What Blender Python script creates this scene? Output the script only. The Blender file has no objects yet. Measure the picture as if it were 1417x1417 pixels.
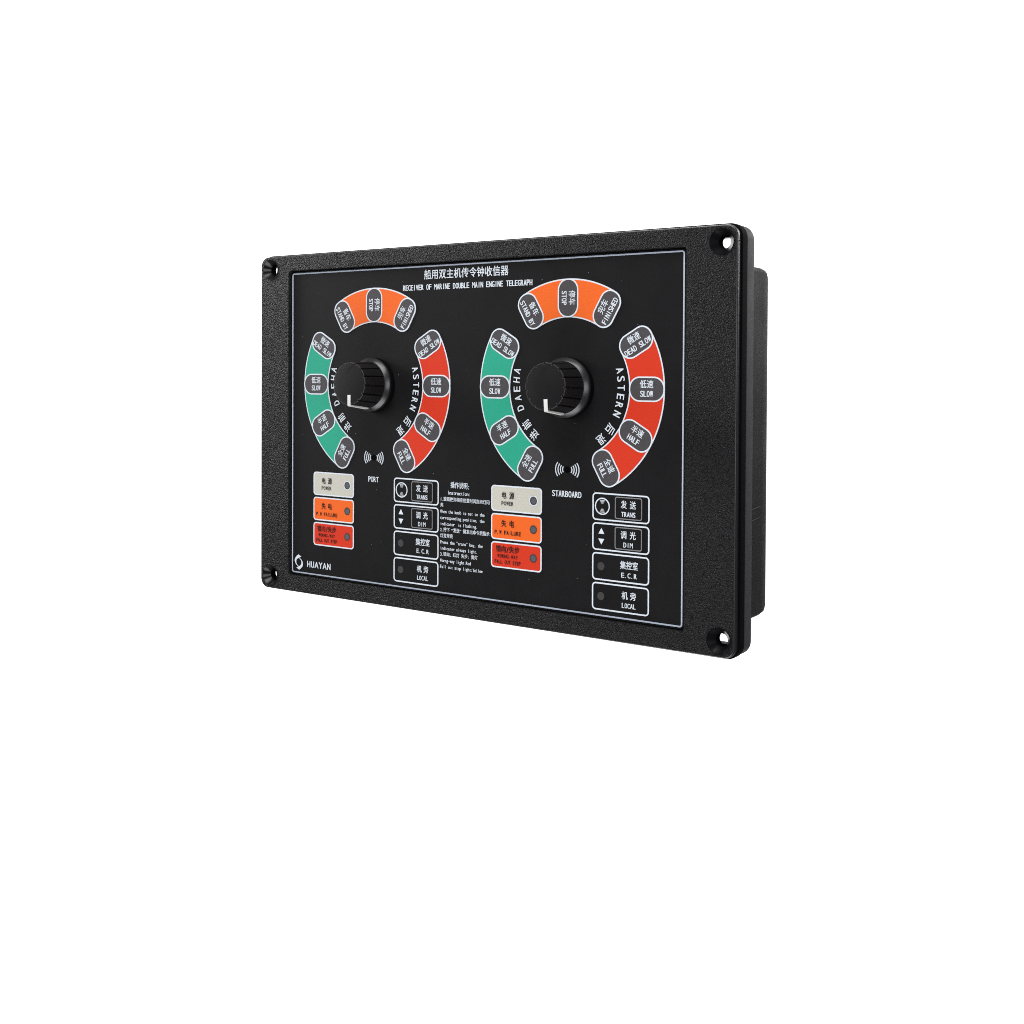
import bpy, bmesh, math, random
from mathutils import Vector, Matrix
random.seed(7)
sc = bpy.context.scene
C = sc.collection
S = 0.05            # one layout unit (the radius of a dial ring) is 5 cm
Y0 = -2.755         # lower edge of the case sits at world z = 0

def W(x, y, z=0.0):                       # layout (right, up, towards viewer) -> world
    return Vector((x*S, -z*S, (y - Y0)*S))
def Wd(v):
    return Vector((v[0], -v[2], v[1]))

# ------------------------------------------------------------------ camera
RC = [[0.8153251045057661, 0.004872388880620255, -0.5789829304816742],
      [-0.013979484611537963, 0.9998387464529216, -0.011271872135809494],
      [0.5788346464859778, 0.017284123294118024, 0.8152617439260206]]
CP = (7.19230011, 0.20207015, 11.20101454)
cd = bpy.data.cameras.new('camera'); cam = bpy.data.objects.new('camera', cd); C.objects.link(cam)
ax = [Wd(r) for r in RC]
m = Matrix((ax[0], ax[1], ax[2])).transposed().to_4x4()
m.translation = W(*CP)
cam.matrix_world = m
cd.sensor_width = 36.0; cd.lens = 36.0*1655.31/1417.0
cd.shift_y = (540.0 - 708.5)/1417.0
cd.clip_start = 0.01; cd.clip_end = 60
sc.camera = cam

# ------------------------------------------------------------------ world and lamps
w = bpy.data.worlds.new('World'); sc.world = w; w.use_nodes = True
w.node_tree.nodes['Background'].inputs[0].default_value = (0.95, 0.97, 1.0, 1)
w.node_tree.nodes['Background'].inputs[1].default_value = 0.025
sc.view_settings.view_transform = 'Standard'; sc.view_settings.look = 'None'
sc.cycles.filter_width = 1.0
sc.cycles.use_denoising = False
sc.view_settings.exposure = 0; sc.view_settings.gamma = 1

CEN = W(-1.4, -0.5, 0)
def lamp(name, pos, target, size, power, col=(1, 1, 1), sy=None):
    l = bpy.data.lights.new(name, 'AREA'); l.energy = power; l.color = col
    l.shape = 'RECTANGLE'; l.size = size; l.size_y = sy or size
    o = bpy.data.objects.new(name, l); C.objects.link(o)
    o.location = pos
    o.rotation_euler = (Vector(target) - Vector(pos)).to_track_quat('-Z', 'Y').to_euler()
    return o
lamp('top_softbox', CEN + Vector((0.10, -0.68, 1.2)), CEN, 1.1, 22, (1.0, 0.99, 0.98), 0.9)
lamp('low_bounce_lamp', CEN + Vector((0.10, -0.62, -1.2)), CEN, 1.1, 16, (1.0, 0.995, 0.99), 0.9)  # lamp added in place of the bounce off a white table below
lamp('right_softbox', CEN + Vector((1.55, -0.95, 0.15)), CEN, 0.8, 10, (0.96, 0.98, 1.0))
lamp('left_softbox', CEN + Vector((-1.75, -0.95, 0.1)), CEN, 0.9, 3.8, (0.98, 0.98, 1.0))
BD = 2.6    # backdrop distance behind the device
fw = -ax[2]; fw.z = 0; fw.normalize(); rt = Vector((fw.y*-1, fw.x, 0)) * -1
BC = CEN + fw*BD
for i, (a, b) in enumerate(((-2.4, 1.0), (2.4, 1.0), (0.0, 2.6), (0.0, -2.6))):
    p = BC + rt*a + Vector((0, 0, b)) - fw*1.3
    lamp('backdrop_lamp', p, BC + rt*a*0.25 + Vector((0, 0, b*0.25)), 1.2, 78)

# ------------------------------------------------------------------ materials
def lin(c):
    return tuple(((v/255)/12.92 if v/255 <= 0.04045 else ((v/255+0.055)/1.055)**2.4) for v in c)
def mat(name, rgb, rough=0.5, spec=0.5, bump=None, var=0.0, vscale=900, metallic=0, coat=0, rvar=0.0, glint=None):
    m = bpy.data.materials.new(name); m.use_nodes = True
    nt = m.node_tree; b = nt.nodes['Principled BSDF']
    b.inputs['Base Color'].default_value = (*rgb, 1)
    b.inputs['Roughness'].default_value = rough
    b.inputs['Specular IOR Level'].default_value = spec
    b.inputs['Metallic'].default_value = metallic
    b.inputs['Coat Weight'].default_value = coat
    tc = nt.nodes.new('ShaderNodeTexCoord')
    def noise(scale, detail=2, rough_=0.5):
        n = nt.nodes.new('ShaderNodeTexNoise'); n.inputs['Scale'].default_value = scale
        n.inputs['Detail'].default_value = detail; n.inputs['Roughness'].default_value = rough_
        nt.links.new(tc.outputs['Object'], n.inputs['Vector']); return n
    def mapr(src, a, b_, c, d):
        r = nt.nodes.new('ShaderNodeMapRange'); r.inputs[1].default_value = a; r.inputs[2].default_value = b_
        r.inputs[3].default_value = c; r.inputs[4].default_value = d; nt.links.new(src, r.inputs[0]); return r
    if var or glint:
        n = noise(vscale, 3)
        r = mapr(n.outputs['Fac'], 0.3, 0.7, 1-var, 1+var)
        v = nt.nodes.new('ShaderNodeVectorMath'); v.operation = 'SCALE'
        v.inputs[0].default_value = rgb; nt.links.new(r.outputs[0], v.inputs['Scale'])
        out = v.outputs[0]
        if glint:                     # glints of the grain painted into the base colour as light flecks
            n2 = noise(glint[0], 1)
            r2 = mapr(n2.outputs['Fac'], glint[1], glint[2], 0, 1)
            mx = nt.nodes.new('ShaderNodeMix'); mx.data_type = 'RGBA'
            nt.links.new(r2.outputs[0], mx.inputs[0]); nt.links.new(out, mx.inputs[6]); mx.inputs[7].default_value = (*glint[3], 1)
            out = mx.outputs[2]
        nt.links.new(out, b.inputs['Base Color'])
    if rvar:
        n = noise(60, 3); r = mapr(n.outputs['Fac'], 0.3, 0.7, rough-rvar, rough+rvar)
        nt.links.new(r.outputs[0], b.inputs['Roughness'])
    if bump:
        h = None
        for sc_, st, det in bump:
            n = noise(sc_, det)
            bp = nt.nodes.new('ShaderNodeBump'); bp.inputs['Strength'].default_value = 1.0
            bp.inputs['Distance'].default_value = st
            nt.links.new(n.outputs['Fac'], bp.inputs['Height'])
            if h: nt.links.new(h.outputs[0], bp.inputs['Normal'])
            h = bp
        nt.links.new(h.outputs[0], b.inputs['Normal'])
    return m
M = dict(
    bezel=mat('grained_black_plastic', (0.0055, 0.0055, 0.0065), 0.34, 0.13, bump=((1600, 0.0013, 1),), var=0.3, vscale=700, rvar=0.04, glint=(1900, 0.50, 0.66, (0.021, 0.021, 0.023))),
    film=mat('matt_black_film', (0.0082, 0.0082, 0.0092), 0.5, 0.2, bump=((2600, 0.00004, 1),), var=0.12, vscale=1500, rvar=0.04),
    gloss=mat('glossy_black_plastic', (0.006, 0.006, 0.007), 0.25, 0.32, rvar=0.03),
    bore=mat('matt_bore_plastic', (0.004, 0.004, 0.004), 0.9, 0.0),
    lip=mat('smooth_frame_edge', (0.022, 0.0215, 0.024), 0.33, 0.5, bump=((1200, 0.00006, 2),), rvar=0.05),
    gasket=mat('black_rubber', (0.0025, 0.0025, 0.003), 0.7, 0.03, bump=((900, 0.00003, 2),)),
    side=mat('smooth_black_plastic', (0.042, 0.040, 0.045), 0.6, 0.28, bump=((1400, 0.00003, 2),), var=0.1, vscale=300, rvar=0.05),
    hous=mat('moulded_black_plastic', (0.015, 0.0143, 0.0162), 0.6, 0.08, bump=((1400, 0.00003, 2),), var=0.1, vscale=300, rvar=0.05),
    knob=mat('satin_black_knob', (0.0075, 0.0075, 0.0085), 0.48, 0.26, bump=((2000, 0.00004, 1),), rvar=0.05),
    edge=mat('knob_edge_catch_light', (0.045, 0.045, 0.046), 0.35, 0.5, var=0.5, vscale=1500),  # lighter base colour paints the catch light along the bevel
    skirt=mat('turned_black_metal', (0.055, 0.055, 0.058), 0.32, 0.55, metallic=0.7, bump=((1500, 0.00002, 1),)),
    white=mat('white_print', (0.74, 0.80, 0.87), 0.5, 0.3, var=0.04, vscale=2500),
    border=mat('pale_blue_print', (0.52, 0.58, 0.70), 0.5, 0.3, var=0.05, vscale=2500),
    grayline=mat('grey_print', (0.22, 0.22, 0.23), 0.5, 0.3, var=0.15, vscale=3000),
    pill=mat('grey_window_film', (0.072, 0.067, 0.072), 0.45, 0.4, var=0.10, vscale=500),
    green=mat('green_print', (0.026, 0.375, 0.245), 0.5, 0.3, var=0.05, vscale=2200),
    red=mat('red_print', (0.66, 0.040, 0.014), 0.5, 0.3, var=0.05, vscale=2200),
    orange=mat('orange_print', (0.88, 0.143, 0.019), 0.5, 0.3, var=0.04, vscale=2200),
    beige=mat('beige_print', (0.59, 0.577, 0.510), 0.5, 0.3, var=0.03, vscale=2200),
    ink=mat('black_ink', (0.012, 0.012, 0.013), 0.5, 0.3),
    lampgray=mat('grey_lamp_window', (0.105, 0.115, 0.125), 0.3, 0.5, var=0.08),
    lampdark=mat('dark_lamp_window', (0.055, 0.055, 0.058), 0.4, 0.4, var=0.1),
    pointer=mat('white_pointer_paint', (0.82, 0.82, 0.80), 0.4, 0.4, var=0.03),
    dust=mat('pale_dust', (0.30, 0.31, 0.30), 0.8, 0.2),
    back=mat('white_backdrop_paper', (0.9, 0.9, 0.9), 0.9, 0.1, var=0.01, vscale=2),
)

# ------------------------------------------------------------------ mesh helpers (layout units in, metres out)
class MB:
    def __init__(s): s.v = []; s.f = []; s.mi = []
    def add(s, vs, fs, mi=0):
        o = len(s.v); s.v += [tuple(p) for p in vs]; s.f += [tuple(i+o for i in f) for f in fs]; s.mi += [mi]*len(fs)
    def build(s, name, mats, parent=None, smooth=True, loc=None, angle=35):
        me = bpy.data.meshes.new(name)
        lx, ly, lz = loc or (0, 0, 0)
        off = (0, 0, 0) if loc is not None else (0, Y0, 0)
        me.from_pydata([(x*S, -z*S, (y-off[1])*S) for x, y, z in s.v], [], s.f)
        if not isinstance(mats, (list, tuple)): mats = [mats]
        for mm in mats: me.materials.append(mm)
        for p, i in zip(me.polygons, s.mi): p.material_index = i
        if smooth:
            me.polygons.foreach_set('use_smooth', [True]*len(me.polygons))
            me.set_sharp_from_angle(angle=math.radians(angle))
        o = bpy.data.objects.new(name, me); C.objects.link(o)
        if loc is not None: o.location = W(lx, ly, lz)
        if parent:
            o.parent = parent
            o.matrix_parent_inverse = parent_inv(parent)
        return o
def parent_inv(p):
    mtx = Matrix.Identity(4); q = p; chain = []
    while q: chain.append(q); q = q.parent
    for q in reversed(chain): mtx = mtx @ q.matrix_parent_inverse @ q.matrix_basis
    return mtx.inverted()

def rrect(x0, y0, x1, y1, r, n=8):
    r = min(r, (x1-x0)/2-1e-4, (y1-y0)/2-1e-4); P = []
    for cx, cy, a0 in ((x1-r, y1-r, 0), (x0+r, y1-r, 90), (x0+r, y0+r, 180), (x1-r, y0+r, 270)):
        for i in range(n+1):
            a = math.radians(a0+90*i/n); P.append((cx+r*math.cos(a), cy+r*math.sin(a)))
    return P
def circ(cx, cy, r, n=40, ph=0):
    return [(cx+r*math.cos(2*math.pi*i/n+ph), cy+r*math.sin(2*math.pi*i/n+ph)) for i in range(n)]
def loft(mb, loops, cap0=False, cap1=False, mi=0):      # loops: [(outline, z)], outlines counter-clockwise
    n = len(loops[0][0]); vs = []
    for pts, z in loops: vs += [(x, y, z) for x, y in pts]
    fs = []
    for k in range(len(loops)-1):
        for i in range(n):
            j = (i+1) % n
            fs.append((k*n+i, (k+1)*n+i, (k+1)*n+j, k*n+j))
    if cap0: fs.append(tuple(range(n)))
    if cap1: fs.append(tuple(reversed(range((len(loops)-1)*n, len(loops)*n))))
    mb.add(vs, fs, mi)
def plate(mb, pts, z0, z1, mi=0):                       # solid slab, front at z1
    loft(mb, [(pts, z1), (pts, z0)], cap0=True, mi=mi)
def frame(mb, outer, inner, z0, z1, mi=0):              # flat line with thickness between two outlines
    n = len(outer)
    vs = [(x, y, z1) for x, y in outer]+[(x, y, z1) for x, y in inner]+[(x, y, z0) for x, y in outer]+[(x, y, z0) for x, y in inner]
    fs = []
    for i in range(n):
        j = (i+1) % n
        fs += [(i, j, n+j, n+i), (i, 2*n+i, 2*n+j, j), (n+i, n+j, 3*n+j, 3*n+i)]
    mb.add(vs, fs, mi)
def sector(r0, r1, a0, a1, n=36, cx=0, cy=0):
    P = [(cx+r1*math.cos(math.radians(a0+(a1-a0)*i/n)), cy+r1*math.sin(math.radians(a0+(a1-a0)*i/n))) for i in range(n+1)]
    P += [(cx+r0*math.cos(math.radians(a1-(a1-a0)*i/n)), cy+r0*math.sin(math.radians(a1-(a1-a0)*i/n))) for i in range(n+1)]
    return P
def sector_plate(mb, r0, r1, a0, a1, z0, z1, n=36, cx=0, cy=0, mi=0):
    vs = []
    for i in range(n+1):
        a = math.radians(a0+(a1-a0)*i/n); c, s_ = math.cos(a), math.sin(a)
        vs += [(cx+r0*c, cy+r0*s_, z1), (cx+r1*c, cy+r1*s_, z1), (cx+r0*c, cy+r0*s_, z0), (cx+r1*c, cy+r1*s_, z0)]
    fs = []
    for i in range(n):
        a, b = 4*i, 4*i+4
        fs += [(a, a+1, b+1, b), (a+1, a+3, b+3, b+1), (a, b, b+2, a+2)]
    mb.add(vs, fs, mi)
def rot(pts, ang, cx=0, cy=0):
    c, s_ = math.cos(math.radians(ang)), math.sin(math.radians(ang))
    return [(cx+x*c-y*s_, cy+x*s_+y*c) for x, y in pts]

# ------------------------------------------------------------------ lettering (glyph outlines laid out in fixed cells)
_gl = {}
def glyph(ch, weight):
    k = (ch, weight)
    if k not in _gl:
        cu = bpy.data.curves.new('glyph', 'FONT'); cu.body = ch; cu.size = 1.0
        cu.resolution_u = 3; cu.offset = weight; cu.fill_mode = 'FRONT'
        ob = bpy.data.objects.new('glyph', cu); C.objects.link(ob)
        dg = bpy.context.evaluated_depsgraph_get()
        me = bpy.data.meshes.new_from_object(ob.evaluated_get(dg))
        vs = [(v.co.x, v.co.y) for v in me.vertices]; fs = [tuple(p.vertices) for p in me.polygons]
        bpy.data.meshes.remove(me); bpy.data.objects.remove(ob); bpy.data.curves.remove(cu)
        _gl[k] = (vs, fs)
    return _gl[k]
CAPH = 0.729
GROW = 0.0052
NARROW = set("Iil.,:;'\"|!-1jft")
def is_cjk(ch): return ord(ch) > 0x2E7F
def cells(s): return sum(2 if is_cjk(c) else 1 for c in s)
def letter(mb, ch, cx, y, cw, h, ang=0, z=0.012, weight=0.0, cjk_h=None, ox=0, oy=0, fill=0.84, grow=None):
    """one character centred on cx, standing on y, in a cell cw wide; h = cap height; placed about (ox, oy) turned by ang"""
    if ch == ' ': return
    wt = 0.006 if is_cjk(ch) else 0.002
    vs, fs = glyph(ch, wt)
    if not vs: return
    x0 = min(v[0] for v in vs); x1 = max(v[0] for v in vs)
    y0 = min(v[1] for v in vs); y1 = max(v[1] for v in vs)
    if is_cjk(ch):
        hh = cjk_h or h*1.15
        sx = cw*0.93/0.94; sy = hh/0.92
        P = [((vx-0.5)*sx, (vy+0.075)*sy) for vx, vy in vs]
    else:
        sy = h/CAPH; gw = x1-x0
        tgt = cw*fill
        nat = gw*sy*0.62
        sx = (tgt/gw) if (ch not in NARROW or nat > tgt) else sy*0.62
        xm = (x0+x1)/2
        if ch in '.,': xm += 0.25*cw/ max(sx, 1e-6)*0.6
        P = [((vx-xm)*sx, vy*sy) for vx, vy in vs]
    P = [(cx+px, y+py) for px, py in P]
    g = grow if grow is not None else GROW*min(1, (h/0.07)**1.5)
    if is_cjk(ch): g *= 0.45
    for q, dx in enumerate((-g/2, g/2, 0.0)):            # print spread: each stroke a little wider than drawn
        mb.add([(px, py, z+0.0004*q) for px, py in rot([(a+dx, b) for a, b in P], ang, ox, oy)], fs)
def line(mb, s, x, y, cell, h, align='l', ang=0, z=0.012, weight=0.012, cjk_h=None, ox=0, oy=0, fill=0.84):
    """text line in half-width cells; x = left (or centre) in the local frame about (ox, oy)"""
    n = cells(s); cur = x if align == 'l' else x-n*cell/2
    for ch in s:
        k = 2 if is_cjk(ch) else 1
        letter(mb, ch, cur+k*cell/2, y, k*cell, h, ang, z, weight, cjk_h, ox, oy, fill)
        cur += k*cell

# ------------------------------------------------------------------ backdrop
mb = MB()
bk = bpy.data.meshes.new('backdrop')
hw = 5.0
cs = [BC + rt*a + Vector((0, 0, b)) for a, b in ((-hw, -hw), (hw, -hw), (hw, hw), (-hw, hw))]
cs += [c + fw*0.02 for c in cs]
bk.from_pydata([tuple(c) for c in cs], [], [(0, 1, 2, 3), (7, 6, 5, 4), (0, 4, 5, 1), (1, 5, 6, 2), (2, 6, 7, 3), (3, 7, 4, 0)])
bk.materials.append(M['back'])
bo = bpy.data.objects.new('backdrop', bk); C.objects.link(bo); bo['kind'] = 'structure'

# ------------------------------------------------------------------ the instrument
root = bpy.data.objects.new('engine_telegraph_receiver', None); C.objects.link(root)
root.location = W(-1.41, Y0, -0.4); root.empty_display_size = 0.02
root['label'] = 'black double main engine telegraph receiver panel with two knobs, green, orange and red dial arcs'
root['category'] = 'control panel'

OX0, OX1, OY0, OY1 = -4.888, 2.072, -2.757, 1.706      # outer rectangle of the case
def outer(ins, r): return rrect(OX0+ins, OY0+ins, OX1-ins, OY1-ins, r, 12)
HOLES = [(-4.686, 1.515), (1.875, 1.515), (-4.686, -2.562), (1.875, -2.562)]
RX0, RY0, RX1, RY1 = -4.338, -2.520, 1.472, 1.480       # recess for the face plate

def fill_with_holes(mb, loops, z, flip=False, mi=0):
    bm = bmesh.new(); edges = []
    for L in loops:
        vs = [bm.verts.new((x, y, 0)) for x, y in L]
        for i in range(len(vs)): edges.append(bm.edges.new((vs[i], vs[(i+1) % len(vs)])))
    bmesh.ops.triangle_fill(bm, use_beauty=True, use_dissolve=False, edges=edges)
    bm.verts.index_update(); bm.normal_update()
    fs = []
    for f in bm.faces:
        ids = [v.index for v in f.verts]
        up = f.normal.z > 0
        if up == flip: ids.reverse()
        fs.append(tuple(ids))
    mb.add([(v.co.x, v.co.y, z) for v in bm.verts], fs, mi); bm.free()

mb = MB()
ZF = 0.045
loft(mb, [(outer(0.034, 0.111), ZF), (outer(0.029, 0.115), 0.0435), (outer(0.0235, 0.12), 0.038), (outer(0.021, 0.122), 0.028),
          (outer(0.020, 0.122), -0.028), (outer(0.055, 0.09), -0.030), (outer(0.055, 0.09), -0.10)], mi=1)
rec = lambda g, r: rrect(RX0-g, RY0-g, RX1+g, RY1+g, r, 8)
inner = [(rec(0.012, 0.05), ZF), (rec(0.004, 0.045), 0.042), (rec(0, 0.04), 0.034), (rec(0, 0.04), -0.016), (rec(-0.12, 0.02), -0.017)]
loft(mb, [(list(reversed(a)), z) for a, z in inner])
fill_with_holes(mb, [outer(0.034, 0.111), rec(0.012, 0.05)]+[circ(x, y, 0.139) for x, y in HOLES], ZF)
fill_with_holes(mb, [outer(0.055, 0.09), rec(-0.12, 0.02)]+[circ(x, y, 0.079) for x, y in HOLES], -0.10, True)
for x, y in HOLES:                                       # ribs added behind each screw hole to block part of the white seen through
    s_ = 1 if y > 0 else -1
    a, b = sorted((y+s_*0.052, y+s_*0.125))
    plate(mb, [(x-0.125, a), (x+0.125, a), (x+0.125, b), (x-0.125, b)], -0.20, -0.101, 1)
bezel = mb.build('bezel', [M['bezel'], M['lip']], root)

for x, y in HOLES:                                       # countersunk screw holes with turned glossy walls
    mb = MB()
    prof = [(0.139, ZF), (0.138, ZF+0.004), (0.133, ZF+0.004), (0.130, ZF-0.001), (0.071, -0.028), (0.068, -0.033), (0.065, -0.035), (0.062, -0.115), (0.079, -0.115)]
    prof2 = prof[5:]; prof = prof[:6]
    loft(mb, [(list(reversed(circ(0, 0, r, 48))), z) for r, z in prof])
    loft(mb, [(list(reversed(circ(0, 0, r, 48))), z) for r, z in prof2], mi=1)
    mb.build('screw_hole', [M['gloss'], M['bore']], root, loc=(x, y, 0), angle=50)

mb = MB()
frame_o = outer(0.0, 0.145); frame_i = outer(0.056, 0.09)
loft(mb, [(outer(0.010, 0.135), -0.031), (outer(0.002, 0.143), -0.036), (frame_o, -0.05), (outer(0.0, 0.145), -0.142), (outer(0.008, 0.14), -0.152)])
frame(mb, outer(0.010, 0.135), frame_i, -0.032, -0.031)
mb.build('gasket', M['gasket'], root)

def flange(ins, r): return rrect(OX0+0.44+ins, OY0+ins, OX1-ins, OY1-ins, r, 12)

mb = MB()
loft(mb, [(flange(0.012, 0.15), -0.153), (flange(0.004, 0.155), -0.158), (flange(0.002, 0.157), -0.17), (flange(0.002, 0.157), -0.315), (flange(0.012, 0.15), -0.325),
          (flange(0.055, 0.11), -0.325), (flange(0.055, 0.11), -0.102)])
frame(mb, flange(0.012, 0.15), flange(0.055, 0.11), -0.154, -0.153)
mb.build('rear_flange', M['side'], root)

mb = MB()
hx0, hx1, hy0, hy1 = -4.72, 1.90, -2.478, 1.325
hr = lambda i, r: rrect(hx0+i, hy0+i, hx1-i, hy1-i, r, 8)
loft(mb, [(hr(0, 0.06), -0.103), (hr(0.006, 0.06), -0.96), (hr(0.014, 0.07), -1.08), (hr(0.035, 0.08), -1.15), (hr(0.07, 0.09), -1.185), (hr(0.12, 0.10), -1.20)], cap0=True, cap1=True)
mb.build('rear_housing', M['hous'], root)
for yy in (-1.42, -1.30):                                # two faint moulded lines low on the housing's side
    mb = MB(); n = 10
    vs = []; fs = []
    for i in range(n+1):
        z = -0.34-0.56*i/n; y = yy+0.03*(i/n)**2
        vs += [(hx1-0.004, y-0.009, z), (hx1+0.0015, y, z), (hx1-0.004, y+0.009, z)]
    for i in range(n):
        a = 3*i; fs += [(a, a+1, a+4, a+3), (a+1, a+2, a+5, a+4)]
    mb.add(vs, fs); mb.build('moulding_line', M['hous'], root)

mb = MB()
fp = rrect(-4.333, -2.508, 1.456, 1.468, 0.03, 6)
fpi = rrect(-4.331, -2.506, 1.454, 1.466, 0.03, 6)
loft(mb, [(fpi, 0.0), (fp, -0.002), (fp, -0.014)], cap0=True)
face = mb.build('face_plate', M['film'], root, angle=20)

mb = MB()
frame(mb, rrect(-4.3165, -2.489, 1.439, 1.4525, 0.032, 6), rrect(-4.3000, -2.4725, 1.4225, 1.436, 0.018, 6), 0.0, 0.003)
mb.build('border_line', M['border'], root)

# --- title
mb = MB()
line(mb, '船用双主机传令钟收信器', -2.073, 1.288, 0.0572, 0.10, cjk_h=0.115, weight=0.026, z=0.003)
line(mb, 'RECEIVER OF MARINE DOUBLE MAIN ENGINE TELEGRAPH', -2.405, 1.160, 1.924/47, 0.070, weight=0.014, z=0.003)
mb.build('title_lettering', M['white'], root, smooth=False)

# --- dials
D = 2.875
R0, R1, LW = 0.7935, 1.2065, 0.013
def marker(cx, cy, a, cn, en, twist):
    mb = MB()
    L, H = 0.432, 0.270
    px, py = cx+math.cos(math.radians(a)), cy+math.sin(math.radians(a))
    o = rot(rrect(-L/2, -H/2, L/2, H/2, 0.128, 10), twist, 0, 0)
    i_ = rot(rrect(-L/2+0.0155, -H/2+0.0155, L/2-0.0155, H/2-0.0155, 0.113, 10), twist, 0, 0)
    frame(mb, o, i_, 0.0, 0.0075, 0)
    plate(mb, i_, 0.0, 0.0065, 1)
    mk = mb.build('position_marker', [M['white'], M['pill']], root, loc=(px, py, 0))
    t = MB()
    line(t, cn, 0, 0.012, 0.0415, 0.09, 'c', twist, z=0.0085, cjk_h=0.086, weight=0.022)
    line(t, en, 0, -0.081, 0.0398, 0.068, 'c', twist, z=0.0085, weight=0.014)
    t.build('lettering', M['white'], mk, smooth=False, loc=(px, py, 0))
    return mk
TXT = {120: ('备车', 'STAND BY', -60), 90: ('停车', 'STOP', -90), 60: ('完车', 'FINISHED', 60),
       150: ('微速', 'DEAD SLOW', -30), 180: ('低速', 'SLOW', 0), 210: ('半速', 'HALF', 30), 240: ('全速', 'FULL', 60),
       30: ('微速', 'DEAD SLOW', 30), 0: ('低速', 'SLOW', 0), -30: ('半速', 'HALF', -30), -60: ('全速', 'FULL', -60)}
for cx in (-D, 0.0):
    for nm, cl, a0, a1 in (('green', 'green', 150, 240), ('orange', 'orange', 60, 120), ('red', 'red', -60, 30)):
        for k in range(int((a1-a0)/30)):
            b0, b1 = a0+30*k, a0+30*k+30
            mb = MB()
            sector_plate(mb, R0-LW/2-0.003, R1+LW/2+0.003, b0, b1, 0.0, 0.003, 16, cx, 0, 0)
            sector_plate(mb, R0+LW/2, R1-LW/2, b0+0.6, b1-0.6, 0.003, 0.005, 16, cx, 0, 1)
            o = mb.build('dial_segment', [M['white'], M[cl]], root)
            o['label'] = '%s printed arc segment with white edge lines' % nm
    for a, (cn, en, tw) in TXT.items(): marker(cx, 0.0, a, cn, en, tw)
    # curved direction words
    mb = MB()
    rr = 0.648
    for ch, (lx, ly) in zip('DAEHA', ((-0.640, -0.238), (-0.674, -0.125), (-0.692, -0.022), (-0.697, 0.084), (-0.689, 0.190))):
        a = math.degrees(math.atan2(ly, lx))
        letter(mb, ch, 0, -0.048, 0.072, 0.096, a-90, 0.003, 0.010, None, cx+lx, ly, 0.80)
    for ch, (lx, ly) in zip('前进', ((-0.549, -0.424), (-0.447, -0.536))):
        a = math.degrees(math.atan2(ly, lx))
        letter(mb, ch, 0, -0.055, 0.108, 0.1, a-90, 0.003, 0.03, 0.115, cx+lx, ly)
    mb.build('direction_lettering', M['white'], root, smooth=False)
    mb = MB()
    for ch, (lx, ly) in zip('ASTERN', ((0.671, 0.202), (0.685, 0.108), (0.689, 0.011), (0.680, -0.085), (0.664, -0.178), (0.638, -0.274))):
        a = math.degrees(math.atan2(ly, lx))
        letter(mb, ch, 0, -0.048, 0.066, 0.096, a-90, 0.003, 0.010, None, cx+lx, ly, 0.84)
    for ch, (lx, ly) in zip('后退', ((0.551, -0.440), (0.435, -0.555))):
        a = math.degrees(math.atan2(ly, lx))
        letter(mb, ch, 0, -0.055, 0.108, 0.1, a-90, 0.003, 0.03, 0.115, cx+lx, ly)
    mb.build('direction_lettering', M['white'], root, smooth=False)

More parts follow.
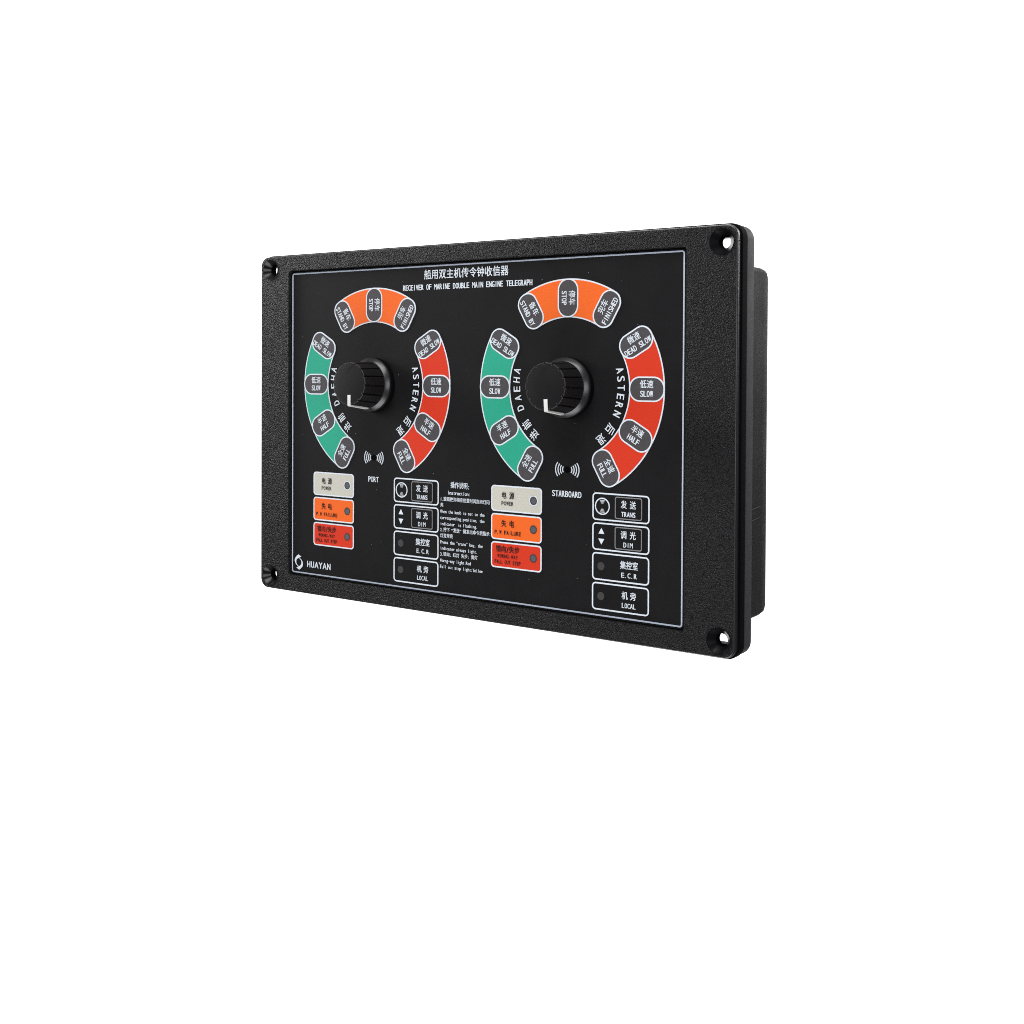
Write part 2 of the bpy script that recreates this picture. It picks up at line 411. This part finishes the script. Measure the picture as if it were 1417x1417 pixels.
# --- knobs
def knob_outline(r, depth, n=15):
    P = []
    for k in range(n):
        a0 = -90-12+24*k
        for da, dr in ((1.6, -0.25), (2.6, 0.0), (7.5, -0.05), (12, -0.06), (16.5, -0.05), (21.4, 0.0), (22.4, -0.25), (23.0, -1.0), (25.0-24+23.9, -1.0)):
            a = math.radians(a0+da); rr_ = r+dr*depth
            P.append((rr_*math.cos(a), rr_*math.sin(a)))
    return P
def make_knob(cx, turn):
    tilt = Matrix.Translation(W(cx, 0, 0)) @ Matrix.Rotation(math.radians(-2.6), 4, 'X') @ Matrix.Rotation(math.radians(-turn), 4, 'Y')
    mb = MB(); d = 0.020
    loft(mb, [(knob_outline(0.2530, d), 0.4545), (knob_outline(0.2600, d), 0.4535), (knob_outline(0.2625, d), 0.449)], cap0=True, mi=1)
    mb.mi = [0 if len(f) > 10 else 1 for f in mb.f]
    loft(mb, [(knob_outline(0.2625, d), 0.449), (knob_outline(0.289, d), 0.13), (knob_outline(0.289, d), 0.12)])
    kn = mb.build('control_knob', [M['knob'], M['edge']], root, loc=(0, 0, 0), angle=28)
    kn.matrix_parent_inverse = parent_inv(root)
    kn.matrix_basis = tilt
    def sub(mbx, name, mt, angle=35):
        o = mbx.build(name, mt, None, loc=(0, 0, 0), angle=angle)
        o.location = (0, 0, 0); o.parent = kn
        return o
    # sub meshes share the knob's frame
    mb = MB()
    prof = [(0.262, 0.134), (0.293, 0.133), (0.296, 0.131), (0.333, 0.092), (0.336, 0.086), (0.336, 0.062), (0.325, 0.058)]
    loft(mb, [(circ(0, 0, r, 72), z) for r, z in prof]); sub(mb, 'skirt', M['skirt'], 18)
    mb = MB()
    loft(mb, [(circ(0, 0, 0.20, 64), 0.056), (circ(0, 0, 0.327, 64), 0.056), (circ(0, 0, 0.342, 64), 0.030), (circ(0, 0, 0.342, 64), -0.03)]); sub(mb, 'washer', M['gasket'])
    mb = MB(); hw_ = 0.024
    # pointer line: along the face, over the edge and down the side
    path = [(0.138, 0.4535, 0.4575), (0.255, 0.4535, 0.4575), (0.266, 0.445, 0.452), (0.292, 0.135, 0.14)]
    top = [(0.138, 0.4585), (0.264, 0.4585), (0.2745, 0.452), (0.3050, 0.140), (0.3050, 0.131)]
    bot = [(0.138, 0.450), (0.250, 0.450), (0.256, 0.445), (0.280, 0.140), (0.280, 0.131)]
    vs = []; fs = []
    for (r, z), (rb, zb) in zip(top, bot):
        vs += [(-hw_, -r, z), (hw_, -r, z), (hw_, -rb, zb), (-hw_, -rb, zb)]
    for i in range(len(top)-1):
        a = 4*i; b = a+4
        fs += [(a, b, b+1, a+1), (a+1, b+1, b+2, a+2), (a+3, b+3, b, a)]
    fs += [(0, 1, 2, 3), (19, 18, 17, 16)]
    mb.add(vs, fs); sub(mb, 'pointer', M['pointer'])
    return kn
make_knob(-D, 2.5); make_knob(0.0, 5.0)

# --- buzzer symbols and captions
for cx, cap in ((-D, 'PORT'), (0.0, 'STARBOARD')):
    mb = MB(); cy = -0.909
    for s_ in (-1, 1):
        for xe, hh in ((0.161, 0.082), (0.128, 0.066), (0.097, 0.051), (0.068, 0.036)):
            d = 0.125*hh/0.081; c0 = xe-d; ang = math.degrees(math.asin(min(1, hh/d)))
            a0, a1 = (-ang, ang) if s_ > 0 else (180-ang, 180+ang)
            sector_plate(mb, d-0.0120, d, a0, a1, 0, 0.003, 10, cx+s_*c0, cy)
    sy_ = mb.build('buzzer_symbol', M['white'], root)
    mb = MB(); frame(mb, circ(cx, cy, 0.036, 24), circ(cx, cy, 0.026, 24), 0, 0.004); plate(mb, circ(cx, cy, 0.025, 24), -0.001, 0.0015)
    mb.build('buzzer_opening', M['gasket'], sy_)
    mb = MB(); line(mb, cap, cx-0.005, -1.214, 0.0435, 0.071, 'c', z=0.003, weight=0.012)
    mb.build('caption_lettering', M['white'], root, smooth=False)

# --- status labels and function keys
BH, BT, BP, LN = 0.303, -1.137, 0.3275, 0.0158
def cjk_spaced(mb, a, b, cx, y, cw, h, z, gap):
    letter(mb, a, cx-gap/2, y, cw, h, 0, z, 0.03, h); letter(mb, b, cx+gap/2, y, cw, h, 0, z, 0.03, h)
for cx in (-D, 0.0):
    for i, cl in enumerate(('beige', 'orange', 'red')):
        x0, x1 = cx-1.046, cx-0.336; yt = BT-i*BP; yb = yt-BH
        mb = MB()
        ob = rrect(x0, yb, x1, yt, 0.045, 6); ib = rrect(x0+LN, yb+LN, x1-LN, yt-LN, 0.03, 6)
        frame(mb, ob, ib, 0, 0.0045, 0); plate(mb, ib, 0, 0.0035, 1)
        sl = mb.build('status_label', [M['white'], M[cl]], root); sl['label'] = '%s status label with printed words and small round lamp' % cl
        lx, ly = cx-0.450, yt-0.150
        mb = MB()
        if cl == 'beige': frame(mb, circ(lx, ly, 0.060, 28), circ(lx, ly, 0.045, 28), 0.0035, 0.006, 1)
        frame(mb, circ(lx, ly, 0.048, 28), circ(lx, ly, 0.037, 28), 0.0035, 0.007, 2)
        plate(mb, circ(lx, ly, 0.037, 28), 0.0035, 0.0055, 0)
        mb.build('indicator_lamp', [M['lampgray'], M['white'], M['lampdark']], sl)
        t = MB(); zt = 0.0065
        tx = cx-0.808
        if i == 0:
            cjk_spaced(t, '电', '源', tx, yt-0.150, 0.076, 0.078, zt, 0.110)
            line(t, 'POWER', tx-0.005, yt-0.228, 0.0345, 0.047, 'c', z=zt, weight=0.012)
        elif i == 1:
            cjk_spaced(t, '失', '电', tx, yt-0.150, 0.076, 0.078, zt, 0.110)
            line(t, 'P.W FAILURE', tx, yt-0.240, 0.0342, 0.048, 'c', z=zt, weight=0.012)
        else:
            line(t, '错向/失步', tx, yt-0.118, 0.0375, 0.07, 'c', z=zt, weight=0.03, cjk_h=0.076)
            line(t, 'WORNG-WAY', tx, yt-0.184, 0.0325, 0.044, 'c', z=zt, weight=0.014)
            line(t, 'FALL OUT STEP', tx, yt-0.252, 0.0285, 0.044, 'c', z=zt, weight=0.008)
        t.build('lettering', M['ink'], sl, smooth=False)
    for i in range(4):
        x0, x1 = cx+0.332, cx+1.043; yt = BT-i*BP; yb = yt-BH
        mb = MB()
        ob = rrect(x0, yb, x1, yt, 0.047, 6); ib = rrect(x0+LN, yb+LN, x1-LN, yt-LN, 0.03, 6)
        frame(mb, ob, ib, 0, 0.0035, 0)
        if i < 2:     # raised vertical edge where the slip-in strip ends
            plate(mb, [(x1-0.067, yb+0.03), (x1-0.063, yb+0.03), (x1-0.063, yt-0.03), (x1-0.067, yt-0.03)], 0, 0.002, 1)
        fl = mb.build('function_label', [M['white'], M['film']], root)
        tx = cx+0.787; t = MB(); zt = 0.003
        if i < 2:
            zt = 0.009
            kx0, kx1, ky1 = cx+0.619, cx+0.955, yt-0.030; ky0 = ky1-0.242
            mb = MB()
            loft(mb, [(rrect(kx0, ky0, kx1, ky1, 0.025, 5), 0.0075), (rrect(kx0-0.004, ky0-0.004, kx1+0.004, ky1+0.004, 0.028, 5), 0.0)], cap0=True, mi=0)
            frame(mb, rrect(kx0, ky0, kx1, ky1, 0.025, 5), rrect(kx0+0.011, ky0+0.011, kx1-0.011, ky1-0.011, 0.018, 5), 0.0075, 0.0085, 1)
            mb.build('push_key', [M['film'], M['grayline']], fl)
        if i == 0:
            cjk_spaced(t, '发', '送', tx, yt-0.152, 0.078, 0.084, zt, 0.112)
            line(t, 'TRANS', tx, yt-0.242, 0.0357, 0.056, 'c', z=zt, weight=0.012)
            mb = MB(); ix, iy = cx+0.4575, yt-0.148
            frame(mb, circ(ix, iy, 0.094, 40), circ(ix, iy, 0.081, 40), 0, 0.003, 0)
            for s_ in (-1, 1):
                pts = [(0.036, 0.072), (-0.036, 0.072), (-0.013, 0.026), (0.013, 0.026)]
                plate(mb, [(ix+a*s_, iy+b*s_) for a, b in pts], 0, 0.0022, 1)
                for q in range(3):
                    yy = 0.036+0.014*q; ww = 0.014+0.007*q
                    plate(mb, [(ix+a*s_, iy+b*s_) for a, b in ((ww, yy+0.002), (-ww, yy+0.002), (-ww, yy-0.002), (ww, yy-0.002))], 0.002, 0.003, 0)
            mb.build('transmit_symbol', [M['white'], M['grayline']], fl)
        elif i == 1:
            cjk_spaced(t, '调', '光', tx, yt-0.152, 0.078, 0.084, zt, 0.112)
            line(t, 'DIM', tx, yt-0.245, 0.0400, 0.056, 'c', z=zt, weight=0.012)
            ix = cx+0.4475
            for s_, ya in ((1, yt-0.122), (-1, yt-0.176)):
                mb = MB()
                pts = [(0.037, 0), (0, 0.064), (-0.037, 0)]
                if s_ < 0: pts = [(0.037, 0), (-0.037, 0), (0, -0.064)]
                else: pts = [(0.037, 0), (0, 0.064), (-0.037, 0)]
                plate(mb, [(ix+a, ya+b) for a, b in pts], 0, 0.003); mb.build('arrow_mark', M['white'], fl)
        elif i == 2:
            line(t, '集控室', cx+0.797, yt-0.152, 0.0375, 0.08, 'c', z=zt, weight=0.03, cjk_h=0.086)
            line(t, 'E.C.R', cx+0.797, yt-0.246, 0.0390, 0.056, 'c', z=zt, weight=0.012)
        else:
            cjk_spaced(t, '机', '旁', cx+0.797, yt-0.152, 0.078, 0.084, zt, 0.104)
            line(t, 'LOCAL', cx+0.795, yt-0.246, 0.0345, 0.056, 'c', z=zt, weight=0.012)
        t.build('lettering', M['white'], fl, smooth=False)
        if i > 1:
            mb = MB(); plate(mb, circ(cx+0.4445, yt-0.150, 0.045, 30), 0, 0.003)
            mb.build('indicator_lamp', M['lampdark'], fl)

# --- instructions
mb = MB(); zt = 0.003
line(mb, '操作说明:', -1.652, -1.214, 0.0322, 0.06, z=zt, cjk_h=0.074, weight=0.026)
line(mb, 'Instruction:', -1.696, -1.293, 0.0288, 0.046, z=zt, weight=0.012)
INS = ['1.旋钮拨到相应位置时其指示灯闪', '亮', 'When the knob is set to the', 'corresponding position, the', 'indicator  is flashing.',
       '2.按下 “发送” 键发出命令后指示', '灯变常亮', 'Press the "trans" key, the', 'indicator always light.', '3.错向: 红灯 失步: 黄灯', 'Worng-way light:Red', 'Fall out step light:Yellow']
for i, s_ in enumerate(INS):
    line(mb, s_, -1.807, -1.374-0.0736*i, 0.0246, 0.041, z=zt, weight=0.012, cjk_h=0.050)
mb.build('instruction_lettering', M['white'], root, smooth=False)

# --- maker's emblem and name
mb = MB(); ex, ey = -4.189, -2.347
b1 = [(2, -122), (-44, -104), (-84, -60), (-110, -6), (-116, 50), (-98, 110), (-56, 170), (-6, 212), (68, 155), (40, 142), (10, 124), (-32, 98), (-66, 55), (-74, 5), (-66, -42), (-38, -84)]
def emb(p, s_): return (ex+s_*p[0]*0.155/235*1.0, ey+s_*p[1]*0.2/420)
for s_ in (1, -1):
    P = [emb(p, s_) for p in b1]
    area = sum(P[i][0]*P[(i+1) % len(P)][1]-P[(i+1) % len(P)][0]*P[i][1] for i in range(len(P)))
    if area < 0: P.reverse()
    fill_with_holes(mb, [P], 0.003)
mb.build('emblem', M['white'], root, smooth=False)
mb = MB(); cur = -4.043
for ch, wd in zip('HUAYAN', (0.072, 0.067, 0.076, 0.070, 0.076, 0.074)):
    letter(mb, ch, cur+wd/2, -2.396, wd, 0.086, 0, 0.003, 0.010, None, 0, 0, 0.90 if ch in 'AY' else 0.74); cur += wd
mb.build('maker_lettering', M['white'], root, smooth=False)

# --- a few specks of dust on the face
mb = MB()
for i in range(46):
    x = random.uniform(-4.25, 1.38); y = random.uniform(-2.42, 1.38); r = random.choice((0.0022, 0.003, 0.003, 0.0045))
    if math.hypot(x, y) < 0.4 or math.hypot(x+D, y) < 0.4: continue
    plate(mb, rot([(r*math.cos(a)*random.uniform(.7, 1.6), r*math.sin(a)) for a in (0, 1.3, 2.5, 3.8, 5.1)], random.uniform(0, 360), x, y), 0.0, 0.002)
dz = mb.build('dust', M['dust'], root, smooth=False); dz['kind'] = 'stuff'
